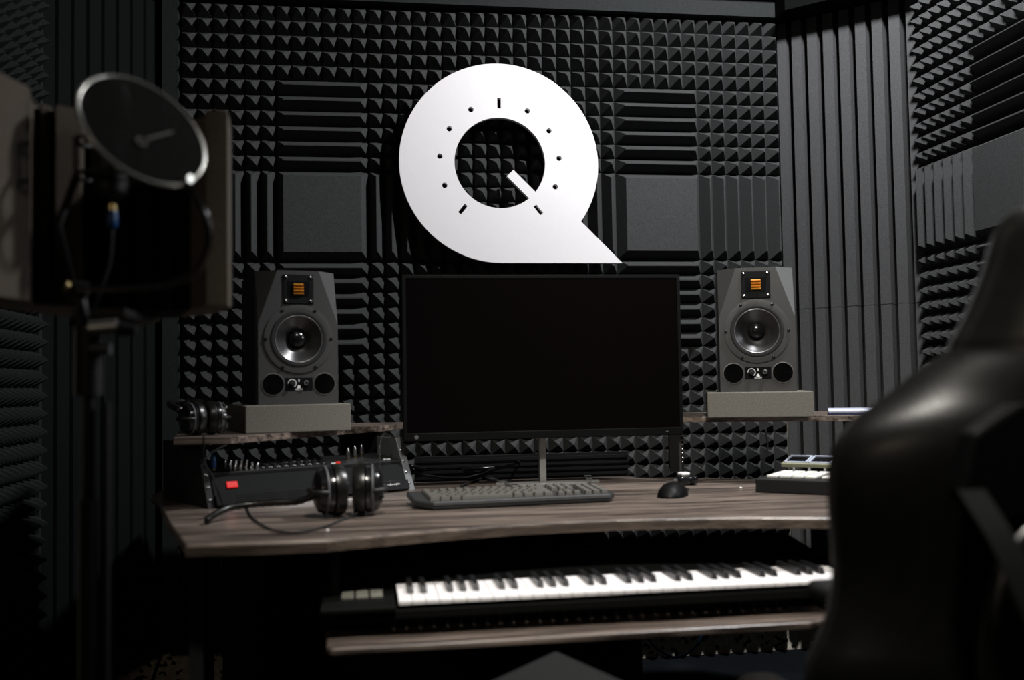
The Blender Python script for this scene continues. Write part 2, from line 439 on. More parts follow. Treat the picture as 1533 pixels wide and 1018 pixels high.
# ------------------------------------------------------------ desk
desk = thing('studio_desk', 'grey brown wooden studio desk with curved front edge', 'desk', (1.1, -1.1, -.015))
DW = [(.105, -.93), (.135, -1.06), (.20, -1.33), (.296, -1.69), (.42, -1.70), (.54, -1.697), (.63, -1.665), (.71, -1.637), (.80, -1.612), (.889, -1.594),
      (1.0, -1.583), (1.1, -1.581), (1.2, -1.590), (1.28, -1.603), (1.385, -1.625), (1.46, -1.65), (1.53, -1.675), (1.66, -1.70), (1.90, -1.69), (2.0, -1.33),
      (2.06, -1.06), (2.06, -1.02), (1.69, -.895), (1.40, -.72), (1.28, -.66), (.75, -.62), (.62, -.17), (.06, -.17), (.06, -.80)]  # unseen back left corner extended to shade the wall below
dl = [(x-1.1, y+1.1) for x, y in DW]
MB().prism(dl, .713, .735).build('desktop', 'wood', desk, bevel=.0055, seg=4)
edge = MB()
fr = dl[3:19]
inner = [(x, y+.0008) for x, y in reversed(fr)]
edge.prism([(x, y-.0014) for x, y in fr]+inner, .7135, .7292); edge.build('edge_band', 'wood_edge', desk)
for (a, b) in (((.30, -1.60), (.205, -.80)), ((1.86, -1.60), (1.98, -1.02))):
    d = (Vector(b)-Vector(a)); n = Vector((-d.y, d.x)).normalized()*.012
    a, b = Vector(a), Vector(b)
    MB().prism([tuple(p-Vector((1.1, -1.1))) for p in (a-n, b-n, b+n, a+n)], 0, .713).build('side_panel', 'black2', desk)
mp = MB(); mp.box(.22-1.1, 1.30-1.1, .44, .455, .02, .713); mp.build('modesty_panel', 'black2', desk)  # widened to the left to keep the space below the desk dark
# raised black cable rail along the back edge, with ribs
rail = MB(); rail.box(.75-1.1, 1.37-1.1, .425, .445, .735, .805)
for k in range(4): rail.box(.75-1.1, 1.37-1.1, .416, .426, .742+k*.016, .750+k*.016)
rail.build('cable_rail', 'black', desk)
# keyboard tray
tray = thing('keyboard_tray', 'pull-out wooden tray carrying the piano keyboard below the desk', 'tray', (1.1, -1.5, .556))
tp = [(.536, -1.665), (.541, -1.79), (.548, -1.806), (1.395, -1.806), (1.425, -1.79), (1.55, -1.66), (1.62, -1.60), (1.68, -1.22), (.536, -1.22)]
MB().prism([(x-1.1, y+1.5) for x, y in tp], -.014, 0).build('board', 'wood', tray, bevel=.0045, seg=4)
for x in (.545, 1.66):
    MB().box(x-1.1, x-1.1+.014, -.13, .25, 0, .141).build('slide_bracket', 'black', tray)
# shelf wings
SL, SR = .883, .893
sl = thing('raised_shelf', 'wooden raised shelf on the left carrying the left speaker and headphones', 'shelf', (.45, -.8, SL), group=None)
MB().prism([(x-.45, y+.8) for x, y in ((.183, -1.17), (.31, -1.172), (.565, -.835), (.70, -.66), (.74, -.50), (.33, -.42), (.12, -.72))], -.016, 0).build('board', 'wood', sl, bevel=.0012)
sr = thing('raised_shelf', 'wooden raised shelf on the right carrying the right speaker', 'shelf', (1.8, -.8, SR))
MB().prism([(x-1.8, y+.8) for x, y in ((1.43, -.80), (1.499, -.85), (1.53, -.872), (1.815, -.957), (1.93, -1.04), (2.06, -1.14), (2.10, -1.0), (1.98, -.6), (1.85, -.5), (1.44, -.46))], -.016, 0).build('board', 'wood', sr, bevel=.0012)
# uprights carrying the wings
for (x, y, rz) in ((.235, -1.075, .63), (.665, -.745, .63)):
    m_ = T(x-.45, y+.8, 0) @ RZ(rz)
    MB().box(-.006, .006, -.0, .20, .735-.015-SL, -.016, m_).build('upright', 'black', sl)
UY = -.78
ux0, ux1 = ony(1003, 680, UY).x-1.8, ony(1024, 680, UY).x-1.8
MB().box(ux0, ux1-.008, UY+.8, UY+.803, .737-SR, -.016).build('upright', 'greyplate', sr)
um = MB().box(ux1-.008, ux1, UY+.802, UY+.92, .737-SR, -.016).build('upright', 'black', sr)
for k in range(8):
    MB().lathe([(.0020, 0), (.0020, .002), (0, .003)], 8, T(ux1-.004, UY+.802, -.042-k*.0125) @ FACE).build('screw', 'chrome', um)
MB().box(2.03-1.8, 2.045-1.8, -.2, .1, .72-SR, -.016).build('upright', 'black', sr)

# ------------------------------------------------------------ speakers
def speaker(label, loc, rz, side):
    """studio monitor, local origin at the bottom centre of the front face, front towards -y"""
    W, H, D = .199, .335, .27
    t = thing('studio_speaker', label, 'speaker', loc, rz, 'two-way studio speakers')
    hw = W/2; fx = .052; dz = .135; dep = .042      # facet: width at the top, height, depth
    # front baffle with sloping corner facets
    A = [(-hw, 0, 0), (hw, 0, 0), (hw, 0, H-dz), (fx, 0, H), (-fx, 0, H), (-hw, 0, H-dz), (hw, dep, H), (-hw, dep, H), (-hw, dep+.001, 0), (hw, dep+.001, 0)]
    hexa = [(-hw, 0), (hw, 0), (hw, H-dz), (fx, H), (-fx, H), (-hw, H-dz)]
    wz0, rh = .163, .0705
    angs = sorted([2*PI*k/56 for k in range(56)]+[math.atan2(z-wz0, x) % (2*PI) for x, z in hexa])
    def hit(a):
        dx, dz_ = math.cos(a), math.sin(a); best = 9
        for i in range(6):
            (x1, z1), (x2, z2) = hexa[i], hexa[(i+1) % 6]
            ex, ez = x2-x1, z2-z1; den = dx*ez-dz_*ex
            if abs(den) < 1e-9: continue
            t_ = (x1*ez-(z1-wz0)*ex)/den; u_ = (x1*dz_-(z1-wz0)*dx)/den
            if t_ > 0 and -1e-6 <= u_ <= 1+1e-6: best = min(best, t_)
        return (dx*best, 0, wz0+dz_*best)
    bb = MB(); n_ = len(angs)
    vs = [hit(a) for a in angs]+[(rh*math.cos(a), 0, wz0+rh*math.sin(a)) for a in angs]+[(rh*math.cos(a), .03, wz0+rh*math.sin(a)) for a in angs]
    bb.add(vs, [(i, (i+1) % n_, n_+(i+1) % n_, n_+i) for i in range(n_)]+[(n_+i, n_+(i+1) % n_, 2*n_+(i+1) % n_, 2*n_+i) for i in range(n_)])
    bb.add(A, [(2, 6, 3), (5, 4, 7), (3, 6, 7, 4), (0, 5, 7, 8), (1, 9, 6, 2), (8, 9, 1, 0)])
    bb.build('baffle', 'cab', t)
    MB().box(-hw+.0008, hw-.0008, dep+.0015, D, .001, H-.001).build('cabinet', 'cabside', t, bevel=.003)
    # tweeter
    tz = H-.047
    tw = MB().box(-.038, .038, -.003, .0, tz-.037, tz+.037).build('tweeter_plate', 'panel', t, bevel=.002)
    MB().box(-.027, .027, -.0036, -.0028, tz-.019, tz+.019).build('grille_recess', 'gloss', tw)
    g = MB()
    for k in range(4):
        z = tz-.0145+k*.0075
        g.add([(-.0125, -.0040, z), (.0125, -.0040, z), (.0125, -.0095, z+.0032), (-.0125, -.0095, z+.0032), (.0125, -.0040, z+.0060), (-.0125, -.0040, z+.0060)], [(0, 1, 2, 3), (3, 2, 4, 5), (0, 3, 5), (1, 4, 2)])
    g.build('ribbon', 'gold', tw)
    for sx in (-1, 1):
        for sz in (-1, 1):
            MB().lathe([(.0038, 0), (.0036, .0022), (0, .0032)], 12, T(sx*.031, -.003, tz+sz*.030) @ FACE).build('screw', 'chrome', tw)
    # woofer
    wz = .163
    F = T(0, 0, wz) @ FACE @ Matrix.Diagonal((1.075, 1.075, 1.0, 1))
    wf = MB().lathe([(.079, 0), (.080, .0030), (.072, .0038), (.0655, .0036), (.0655, .0005)], 56, F, False).build('woofer_frame', 'cab', t, smooth='auto')
    MB().lathe([(.0655, .0030), (.0640, .0058), (.0605, .0066), (.0570, .0056), (.0550, .0010), (.0550, -.0005)], 56, F, False).build('surround', 'black2', wf, smooth='auto')
    MB().lathe([(.0560, .0035), (.0548, .0060), (.0535, .0035)], 56, F, False).build('trim_ring', 'rubber_grey', wf, smooth=True)
    MB().lathe([(.0540, .0035), (.048, -.0005), (.036, -.0105), (.025, -.0185), (.0205, -.021)], 56, F, False).build('cone', 'cone', wf, smooth=True)
    dc = [(.0215*math.cos(a), -.019+.0155*math.sin(a)) for a in [k*PI/2/8 for k in range(8)]]+[(0, -.0035)]
    MB().lathe(dc, 40, F).build('dust_cap', 'gloss', wf, smooth=True)
    for k in range(6):
        a = k*PI/3
        MB().lathe([(.0040, 0), (.0038, .0025), (0, .0036)], 12, T(.0815*math.cos(a), -.003, wz+.0815*math.sin(a)) @ FACE).build('screw', 'gloss', wf)
    # ports
    for sx in (-1, 1):
        F2 = T(sx*.064, 0, .050) @ FACE
        pt = MB().lathe([(.0285, 0), (.0280, .0016), (.0265, .0018), (.0262, .0006)], 36, F2, False).build('port', 'rubber_grey', t, smooth='auto')
        MB().lathe([(.0264, .0008), (.0, .0008)], 36, F2).build('port_shade_disc', M['paint'], pt)  # black disc on the solid baffle, painted for the shade in the port
    # control strip
    cp = MB().box(-.034, .034, -.0010, 0, .034, .066).build('control_strip', 'gloss', t)
    MB().lathe([(.0062, 0), (.0056, .010), (0, .0105)], 20, T(-.017, -.001, .052) @ FACE).build('knob', 'black', cp, smooth='auto')
    ar = [(-.017+.0098*math.cos(a), -.0013, .052+.0098*math.sin(a)) for a in [math.radians(-60+240*k/16) for k in range(17)]]
    MB().tube(ar, .0009, 6).build('dial_marking', 'label', cp)
    MB().lathe([(.0066, 0), (.0060, .007), (.0045, .0085), (0, .0088)], 20, T(.018, -.001, .053) @ FACE).build('knob', 'chrome', cp, smooth='auto')
    MB().box(-.0012, .0012, -.0016, -.0010, .056, .0625).build('indicator', 'label', cp)
    MB().add([(-.0048, -.0016, .0398), (.0048, -.0016, .0398), (.0022, -.0016, .0475), (-.0022, -.0016, .0475)], [(0, 1, 2, 3)]).build('logo_mark', 'label', cp)
    text_mesh('ADAM', .0066, 'logo_text', 'label', cp, T(0, -.0013, .0368) @ FACE, .0003)
    return t
speaker('charcoal studio speaker on grey foam pad to the left of the monitor', (.449, -.975, .9505), .26, -1)
speaker('charcoal studio speaker on grey foam pad to the right of the monitor', (1.655, -.972, .9605), -.33, 1)
def pad(label, loc, rz, w, h, d):
    o = MB().box(-w/2, w/2, 0, d, 0, h).build('foam_pad', 'pad_foam', bevel=.002)
    o.location = loc; o.rotation_euler = (0, 0, rz)
    return tag(o, label, 'foam pad', 'isolation pads under the speakers')
pad('grey foam isolation pad under the left speaker', (.452, -1.010, SL+.0005), .26, .258, .0665, .30)
pad('grey foam isolation pad under the right speaker', (1.640, -1.016, SR+.0005), -.33, .272, .0665, .30)

# ------------------------------------------------------------ monitor
tl, tr_, bl, br = atd(602.5, 415, 2.62), atd(1017.5, 407, 2.73), atd(603, 666, 2.60), atd(1023, 646, 2.71)
ctr = (tl+tr_+bl+br)/4
wx = ((tr_-tl)+(br-bl)).length/2; hz = ((tl-bl)+(tr_-br)).length/2
ang = math.atan2((tr_-tl).y, (tr_-tl).x)
mon = thing('computer_monitor', 'large black computer monitor, screen off, in the middle of the desk', 'monitor', (ctr.x, ctr.y, .7205), ang)
hx = wx/2; zc = ctr.z-.7205
MB().box(-hx, hx, 0, .028, zc-hz/2, zc+hz/2).build('housing', 'bezel', mon, bevel=.003)
MB().box(-hx+.010, hx-.010, -.0012, .0, zc-hz/2+.022, zc+hz/2-.010).build('screen', 'screen', mon)
bz = MB()
bz.box(-hx+.001, hx-.001, -.0025, .0, zc+hz/2-.010, zc+hz/2-.001); bz.box(-hx+.001, hx-.001, -.0025, .0, zc-hz/2+.001, zc-hz/2+.021)
bz.box(-hx+.001, -hx+.010, -.0025, .0, zc-hz/2+.02, zc+hz/2-.009); bz.box(hx-.010, hx-.001, -.0025, .0, zc-hz/2+.02, zc+hz/2-.009)
bz.build('bezel', 'bezel', mon, bevel=.0008)
MB().lathe([(.0055, 0), (.0055, .0008)], 20, T(-hx+.034, -.0025, zc-hz/2+.011) @ FACE).build('badge', 'greyplate', mon)
MB().box(hx-.05, hx-.044, -.0032, -.0025, zc-hz/2+.009, zc-hz/2+.012).build('power_light', 'greyplate', mon)
MB().box(-.10, .10, .028, .05, zc-.12, zc+.10).build('rear_bulge', 'black', mon, bevel=.006)
st = MB().box(-.010, .008, .055, .075, .006, zc-.02).build('stand_column', 'steel', mon, bevel=.001)
ft = MB(); ft.box(-.095, .125, -.005, .014, 0, .006); ft.add([], [])
ft.prism([(-.095, -.005), (-.078, -.005), (-.12, .215), (-.14, .215)], 0, .006); ft.prism([(.108, -.005), (.125, -.005), (.165, .20), (.145, .20)], 0, .006)
ft.box(-.13, .155, .055, .070, 0, .006)
ft.build('stand_foot', 'steel', mon)

# ------------------------------------------------------------ computer keyboard
kfl, kfr = onz(628, 765, .7205), onz(922, 751, .7205)
kang = math.atan2((kfr-kfl).y, (kfr-kfl).x)
KW = (kfr-kfl).length+.012; kc = (kfl+kfr)/2
kb = thing('computer_keyboard', 'dark grey wired gaming keyboard in front of the monitor', 'keyboard', (kc.x, kc.y, .7205), kang)
tilt = .07
KM = T(0, 0, .0005) @ RX(tilt)
KDp = .158
b = MB(); ch = .035
pl = [(-KW/2+ch, -.004), (KW/2-ch*.6, -.004), (KW/2, .028), (KW/2, KDp), (-KW/2, KDp), (-KW/2, .040)]
b.prism(pl, .001, .016, KM); b.build('case', 'kbody', kb, bevel=.004)
MB().prism([(-KW/2+ch, -.006), (KW/2-ch*.6, -.006), (KW/2-ch*.6, .0), (-KW/2+ch, .0)], .010, .0185, KM).build('front_lip', 'greyplate', kb, bevel=.0015)
kcap = MB(); kcap.add([(-.0085, -.0085, 0), (.0085, -.0085, 0), (.0085, .0085, 0), (-.0085, .0085, 0), (-.0062, -.0055, .009), (.0062, -.0055, .009), (.0062, .0072, .009), (-.0062, .0072, .009)],
     [(0, 3, 2, 1), (4, 5, 6, 7), (0, 1, 5, 4), (1, 2, 6, 5), (2, 3, 7, 6), (3, 0, 4, 7)])
proto = {}
def keycap(w):
    w = round(w, 2)
    if w not in proto:
        q = MB(); e = (w-1)*.0095
        q.v = [Vector((p.x+(e if p.x > 0 else -e), p.y, p.z)) for p in kcap.v]; q.f = list(kcap.f)
        o = q.build('key_cap', 'key', kb, bevel=.0008, seg=1); proto[w] = o
        return o
    o = proto[w].copy(); COL.objects.link(o); return o
rows = [[1.25, 1.25, 1.25, 6.25, 1.25, 1.25, 1.25, 1.25], [2.25]+[1]*10+[2.75], [1.75]+[1]*11+[2.25], [1.5]+[1]*12+[1.5], [1]*13+[2], [1, 0]+[1]*4+[-.5]+[1]*4+[-.5]+[1]*4]
kx0 = -KW/2+.030
n_k = 0
for r, row in enumerate(rows):
    x = kx0; y = .024+r*.0190+(.003 if r == 5 else 0)
    for w in row:
        if w <= 0: x += .0095*1.0 if w < 0 else .019; continue
        o = keycap(w); o.matrix_local = KM @ T(x+w*.0095, y, .016); x += w*.019
    xs = kx0+15*.019+.008
    cl = {0: [0, 1, 2], 1: [1], 3: [0, 1, 2], 4: [0, 1, 2], 5: [0, 1, 2]}.get(r, [])
    for c in cl:
        o = keycap(1); o.matrix_local = KM @ T(xs+(c+.5)*.019, y, .016)
    xs += 3*.019+.008
    if r < 5:
        for c in range(4):
            if xs+(c+1)*.019 > KW/2-.004: break
            o = keycap(1); o.matrix_local = KM @ T(xs+(c+.5)*.019, y, .016)

# ------------------------------------------------------------ mouse, little camera, cable
mp_ = onz(1008, 742, .7205)
ms = thing('computer_mouse', 'black wired mouse to the right of the keyboard', 'mouse', (mp_.x, mp_.y, .7205), -.55)
rowsv = []
for i in range(13):
    t = i/12; y = -.062+.124*t
    w = .034*math.sin(PI*min(1, max(0, (t*.86+.10))))**.45; h = .037*math.sin(PI*(.02+t*.95))**.55*(1-.2*t)
    if i in (0, 12): w *= .55; h *= .5
    rowsv.append([(w*math.cos(a), y, max(0, h*math.sin(a))) for a in [PI*k/14 for k in range(15)]])
b = MB(); b.grid(rowsv); b.add(rowsv[0], [tuple(range(15))]); b.add(rowsv[-1], [tuple(range(15))]); b.build('shell', 'bezel', ms, smooth='auto')
MB().box(-.0035, .0035, .012, .034, .030, .0372).build('scroll_wheel', 'rubber_grey', ms, bevel=.002)
wpts = smoothpath([(.0, .060, .010), (.01, .12, .004), (-.03, .17, .004), (-.075, .20, .004), (-.05, .26, .004), (-.01, .32, .03), (.01, .37, .07)])
MB().tube(wpts, .0019, 8).build('cable', 'black2', ms)
wp = onz(1028, 726, .7205)
wc = thing('webcam', 'small glossy black webcam lying on the desk behind the mouse', 'webcam', (wp.x, wp.y, .7205), .3)
MB().box(-.030, .030, -.016, .016, 0, .026).build('body', 'gloss', wc, bevel=.010, seg=3, smooth='auto')
MB().lathe([(.010, 0), (.010, .004), (.007, .006), (0, .006)], 20, T(.012, -.016, .013) @ FACE).build('lens', 'gloss', wc, smooth='auto')
MB().box(-.022, .004, -.012, .010, .026, .034).build('clip', 'label', wc, bevel=.003)

# ------------------------------------------------------------ pad controller on the right
c0, c1 = onz(1131, 737, .7205), onz(1250, 742, .7205)
ca = math.atan2((c1-c0).y, (c1-c0).x)
pc = thing('pad_controller', 'black drum pad controller with white pads at the right end of desk', 'controller', tuple(c0), ca)
MB().box(0, .32, 0, .27, 0, .034).build('body', 'black', pc, bevel=.003)
PM = T(0, 0, .0345)
for r in range(4):
    for c in range(4):
        MB().box(.022+c*.0305, .047+c*.0305, .022+r*.038, .052+r*.038, 0, .006, PM).build('pad', 'padw', pc, bevel=.0015)
MB().box(.152, .178, .022, .13, 0, .006, PM).build('strip', 'padw', pc, bevel=.010, seg=3)
for x in (.040, .080, .120): 
    MB().lathe([(.006, 0), (.0055, .012), (0, .0125)], 16, PM @ T(x, .195, 0)).build('knob', 'chrome', pc, smooth='auto')
DSP = T(.0, .215, .048) @ RX(.18)
d_ = MB().box(.002, .30, 0, .085, -.004, .006, DSP).build('display_unit', 'brass', pc, bevel=.001)
M['pale'] = mat('pale olive metal', (.26, .26, .17), .45, metal=.3)
d_.data.materials[0] = M['pale']
for k in range(4):
    MB().box(.010+k*.062, .064+k*.062, .012, .072, .006, .0075, DSP).build('screen', 'gloss', d_)
    fm = MB()
    for q in ((.008, .066, .008, .012), (.008, .066, .072, .076), (.008, .012, .008, .076), (.062, .066, .008, .076)):
        fm.box(q[0]+k*.062, q[1]+k*.062, q[2], q[3], .006, .0095, DSP)
    fm.build('screen_frame', 'tape', d_)
MB().box(.05, .25, .25, .262, .034, .060).build('display_stand', 'black', pc)

lp = onz(1222, 619, SR)
cl_ = thing('closed_laptop', 'thin closed laptop with a pale blue edge on the right shelf', 'laptop', (1.915, -.99, SR+.0003), -.45)
MB().box(-.02-.045, .16, 0, .19, 0, .007).build('base', 'blue', cl_, bevel=.001).data.materials[0] = mat('dark navy shell', (.01, .015, .05), .4)
MB().box(-.02-.045, .16, 0, .19, .0075, .014).build('lid', 'tape', cl_, bevel=.001)

# ------------------------------------------------------------ piano keyboard
px0, px1 = .664, 1.520
pf = -1.752; zt = .6175
pn = thing('piano_keyboard', 'black electronic piano keyboard with white keys on the tray', 'piano keyboard', (px0, pf, .5565))
def PL(x, y, z): return (x-px0, y-pf, z-.5565)
bd = MB(); XE = px1-px0+.030
bd.box(-.135, XE, .0, .030, .030, .046)                            # slip below the key fronts
bd.box(-.135, XE, .068, .40, 0, .032)                              # recessed lower case
bd.box(-.135, -.004, .0, .40, .030, .052)                          # left cheek
bd.box(px1-px0+.004, XE, .0, .40, .030, .052)
bd.build('body', 'pianoblack', pn, bevel=.002)
tp_ = MB(); tp_.add([(-.135, .150, .060), (XE, .150, .060), (XE, .40, .090), (-.135, .40, .090), (-.135, .150, .030), (XE, .150, .030), (XE, .40, .030), (-.135, .40, .030)],
    [(0, 1, 2, 3), (0, 4, 5, 1), (1, 5, 6, 2), (2, 6, 7, 3), (3, 7, 4, 0), (4, 7, 6, 5)])
tp_.build('control_panel', 'pianoblack', pn, bevel=.001)
for k in range(14):
    MB().lathe([(.004, 0), (.0038, .006), (0, .0065)], 10, T(.18+k*.026, .33, .076)).build('knob', 'greyplate', pn)
kw = (px1-px0)/36
wk = MB(); wk.box(.0005, kw-.0005, .0, .150, -.004, .0); wk.box(.0005, kw-.0005, -.0015, .0, -.007, .0)
wkey = wk.build('white_key', 'ivory', pn, bevel=.0008, seg=2)
wkey.location = (0, 0, zt-.5565)
bk = MB(); bk.add([(-.0058, .052, 0), (.0058, .052, 0), (.0058, .150, 0), (-.0058, .150, 0), (-.0046, .059, .0125), (.0046, .059, .0125), (.0050, .150, .012), (-.0050, .150, .012)],
    [(0, 3, 2, 1), (4, 5, 6, 7), (0, 1, 5, 4), (1, 2, 6, 5), (2, 3, 7, 6), (3, 0, 4, 7)])
bkey = None
for i in range(36):
    if i: 
        o = wkey.copy(); COL.objects.link(o); o.location = (i*kw, 0, zt-.5565)
    if i % 7 in (0, 1, 3, 4, 5) and i < 35:
        if bkey is None: bkey = bk.build('black_key', 'ebony', pn, bevel=.0012); o = bkey
        else: o = bkey.copy(); COL.objects.link(o)
        o.location = ((i+1)*kw, 0, zt-.5565)
for i, (x, y) in enumerate(((-.100, .075), (-.074, .075), (-.048, .075), (-.100, .105), (-.074, .105), (-.048, .105))):
    MB().box(x, x+.022, y, y+.022, .052, .057).build('button', 'padw', pn, bevel=.001).data.materials[0] = M.setdefault('btn', mat('grey buttons', (.16, .16, .13), .6))

# ------------------------------------------------------------ rack gear under the left shelf
ra = onz(322, 761, .7205); rb = onz(612, 734, .7205)
rang = math.atan2((rb-ra).y, (rb-ra).x); rl = (rb-ra).length
RW = .482*rl/.52 if False else rl
rk = thing('equipment_rack', 'black desktop rack frame with sloping screw rails under the left shelf', 'rack', tuple(ra), rang)
SLP = .42       # front slopes back
for (x0, x1, m_) in ((-.016, 0, 'black2'), (RW, RW+.020, 'greyplate')):
    b = MB(); R_ = Matrix(((0, 0, 1, 0), (1, 0, 0, 0), (0, 1, 0, 0), (0, 0, 0, 1)))
    b.prism([(0, 0), (.16, 0), (.16, .135), (.062, .135)], x0, x1, R_); b.build('side_cheek', m_, rk, bevel=.001)
for x in (-.008, RW+.006):
    for k in range(4):
        z = .018+k*.028
        MB().lathe([(.0036, 0), (.0034, .002), (0, .0032)], 12, T(x, z*.459-.0005, z) @ RX(PI/2-.43)).build('rack_screw', 'chrome', rk)
# power conditioner unit with red switch, lower unit
SM = RX(-.43)
un = thing('power_conditioner', 'dark grey rack unit with a glowing red power switch', 'rack unit', tuple(ra), rang)
b = MB(); b.box(.002, RW-.002, -.002, .003, .028, .074, T(0, .0, 0) @ SM); b.build('front_plate', 'panel', un, bevel=.001)
b = MB(); b.box(.01, RW-.01, .035, .15, .030, .060); b.build('chassis', 'black', un)
MB().box(.035, .062, -.006, -.002, .044, .060, SM).build('switch', 'red', un, bevel=.0015)
lu = thing('audio_interface', 'black rack interface with vent slots and white lettering on its right end', 'rack unit', tuple(ra), rang)
MB().box(.002, RW-.002, -.012, .003, .001, .0265, SM).build('front_plate', 'gloss', lu, bevel=.001)
MB().box(.01, RW-.01, .012, .15, .001, .028).build('chassis', 'black', lu)
for k in range(4): MB().box(.05, .25, -.0130, -.0120, .006+k*.005, .008+k*.005, SM).build('vent_slot', 'panel', lu)
lt = MB()
for k in range(8):
    hh_ = (.004, .0025, .0025, .0045, .0025, .003, .0045, .0035)[k]
    x_ = RW-.078+k*.0062
    lt.tube([SM @ Vector((x_, -.0124, .014-(.002 if k in (3, 6) else 0))), SM @ Vector((x_+.0026, -.0124, .014+hh_))], .0007, 5)
    lt.tube([SM @ Vector((x_+.0026, -.0124, .014+hh_)), SM @ Vector((x_+.0048, -.0124, .0145))], .0006, 5)
lt.build('lettering', 'label', lu)
# mixer on top, controls facing up
mx = thing('audio_mixer', 'black rack mixer with rows of small silver knobs above the red switch unit', 'mixer', tuple(ra), rang)
MT = T(0, .036, .077) @ RX(-.0)
MB().box(.002, RW-.002, 0, .115, -.012, 0, MT @ RX(.13)).build('chassis', 'black', mx, bevel=.0015)
MQ = MT @ RX(.13)
for k in range(5):
    for r in range(3):
        MB().lathe([(.0035, 0), (.0033, .010), (.0018, .012), (0, .0122)], 10, MQ @ T(.070+k*.014, .018+r*.030, 0)).build('knob', 'chrome', mx, smooth='auto')
for k in range(8):
    for r in range(2):
        kx = .150+k*.021; ky = .022+r*.04
        MB().lathe([(.0070, 0), (.0062, .009), (0, .0095)], 14, MQ @ T(kx, ky, 0)).build('knob', 'black', mx, smooth='auto')
        arc = [MQ @ Vector((kx+.0088*math.cos(a), ky+.0088*math.sin(a), .0012)) for a in [math.radians(-40+260*q/12) for q in range(13)]]
        MB().tube(arc, .0007, 5).build('dial_marking', 'label', mx)
MB().box(.335, .348, .012, .017, 0, .004, MQ).build('indicator', 'darkred', mx)
MB().box(.322, .334, .012, .0145, 0, .002, MQ).build('marking', 'label', mx)
MB().box(RW-.045, RW-.025, .012, .018, 0, .003, MQ).build('marking', 'label', mx)
# plugs standing in the mixer: blue one at left, silver ones at right
def plug(label, x, y, m_, h=.03, r=.0065):
    p = Matrix.Translation(ra) @ RZ(rang) @ MQ @ Vector((x, y, .0005))
    o = thing('jack_plug', label, 'plug', tuple(p))
    MB().lathe([(r*.6, 0), (r*.6, .004), (r, .006), (r, h*.7), (r*.7, h), (r*.4, h+.004)], 16).build('sleeve', m_, o, smooth='auto')
    MB().lathe([(r*.65, -0), (r*.65, .0035)], 16).build('collar', 'brass', o)
    return o
plug('blue jack plug standing in the left end of the mixer', .022, .030, 'blue', .034, .0075)
for i, (x, y, lab) in enumerate(((.375, .05, 'silver jack plug, leftmost at the right end of the mixer'), (.405, .07, 'silver jack plug, second from left at the mixer right end'), (.43, .08, 'silver jack plug, third from left at the mixer right end'), (.465, .05, 'silver jack plug, rightmost on the mixer'))):
    if x < RW-.01: plug(lab, x*RW/.50, y, 'chrome', .026, .0055)['group'] = 'silver plugs in the mixer'

# ------------------------------------------------------------ headphones
def headphones(label, loc, rz, s=1., band=True):
    t = thing('headphones', label, 'headphones', loc, rz)
    r = .046*s
    for sx, tl_ in ((-1, .12), (1, -.12)):
        Mx = T(sx*.031*s, 0, r) @ RZ(tl_) @ RY(sx*PI/2)
        cup = MB().lathe([(0, .030*s), (r*.55, .028*s), (r*.80, .022*s), (r*.90, .010*s), (r*.92, 0), (r*.80, -.002)], 36, Mx).build('ear_cup', 'gloss', t, smooth='auto')
        MB().lathe([(r*.80, 0), (r*.98, -.003*s), (r, -.012*s), (r*.92, -.022*s), (r*.62, -.024*s), (r*.55, -.015*s), (r*.55, -.004)], 36, Mx).build('ear_cushion', 'leather', cup, smooth='auto')
        ring = [Mx @ Vector((r*.91*math.cos(a), r*.91*math.sin(a), .011*s)) for a in [2*PI*k/36 for k in range(36)]]
        MB().tube(ring, .0022*s, 6, closed=True).build('trim_ring', 'greyplate', cup, smooth=True)
        MB().tube([Mx @ Vector((0, -r*.95, .012*s)), Mx @ Vector((0, -r*.55, .034*s)), Mx @ Vector((0, r*.3, .034*s))], [.004*s, .005*s, .006*s], 8).build('yoke', 'black', cup, smooth=True)
    return t
h1 = onz(522, 772, .7205)
H1 = headphones('black closed-back headphones lying on the desk in front of the rack', (h1.x, h1.y, .7205), .12, 1.2)
# headband folded down to the left on the desk
bp0 = onz(462, 752, .765); lp_ = [(-.062, .0, .05), (-.10, .03, .032), (-.15, .04, .03), (-.20, .045, .028), (-.245, .03, .024), (-.275, -.005, .014), (-.285, -.03, .008)]
MB().tube(smoothpath(lp_, 6), [.0065+.0012*(k % 2) for k in range(37)], 10).build('headband', 'leather', H1, smooth=True)
ha = onz(292, 655, SL)
H2 = headphones('black headphones resting on the left end of the raised shelf', (.232, -1.06, SL), .5, .88)
MB().tube(smoothpath([(-.055, 0, .06), (-.050, .09, .075), (0, .13, .08), (.05, .09, .075), (.055, 0, .06)], 7), .008, 10).build('headband', 'leather', H2, smooth=True)

def cable(label, pts, r, m_, name='cable', cat='cable'):
    o = MB().tube(smoothpath(pts, 8), r, 8).build(name, m_, smooth=True)
    return tag(o, label, cat)
zd = .7205
P_ = lambda x, y, z=zd+.003: onz(x, y, z)
cable('thin black cable looping forward over the desk from the headphones', [P_(556, 757, .7405), P_(520, 775, .7235), P_(480, 790), P_(440, 797), P_(405, 792), P_(378, 775), P_(368, 757), P_(362, 752)], .0022, 'black2')
cable('thin cable hanging from the shelf and over the right end of the rack', [atd(590, 655, 2.62), atd(575, 650, 2.45), atd(569, 665, 2.32), atd(568, 700, 2.24), atd(571, 725, 2.2), atd(574, 745, 2.17)], .0019, 'webbing')
cable('thin cable hanging down in front of the left end of the rack', [atd(305, 652, 2.03), atd(305, 690, 2.08), atd(318, 712, 2.08), atd(328, 740, 2.08), onz(334, 757, zd+.003)], .0019, 'webbing')
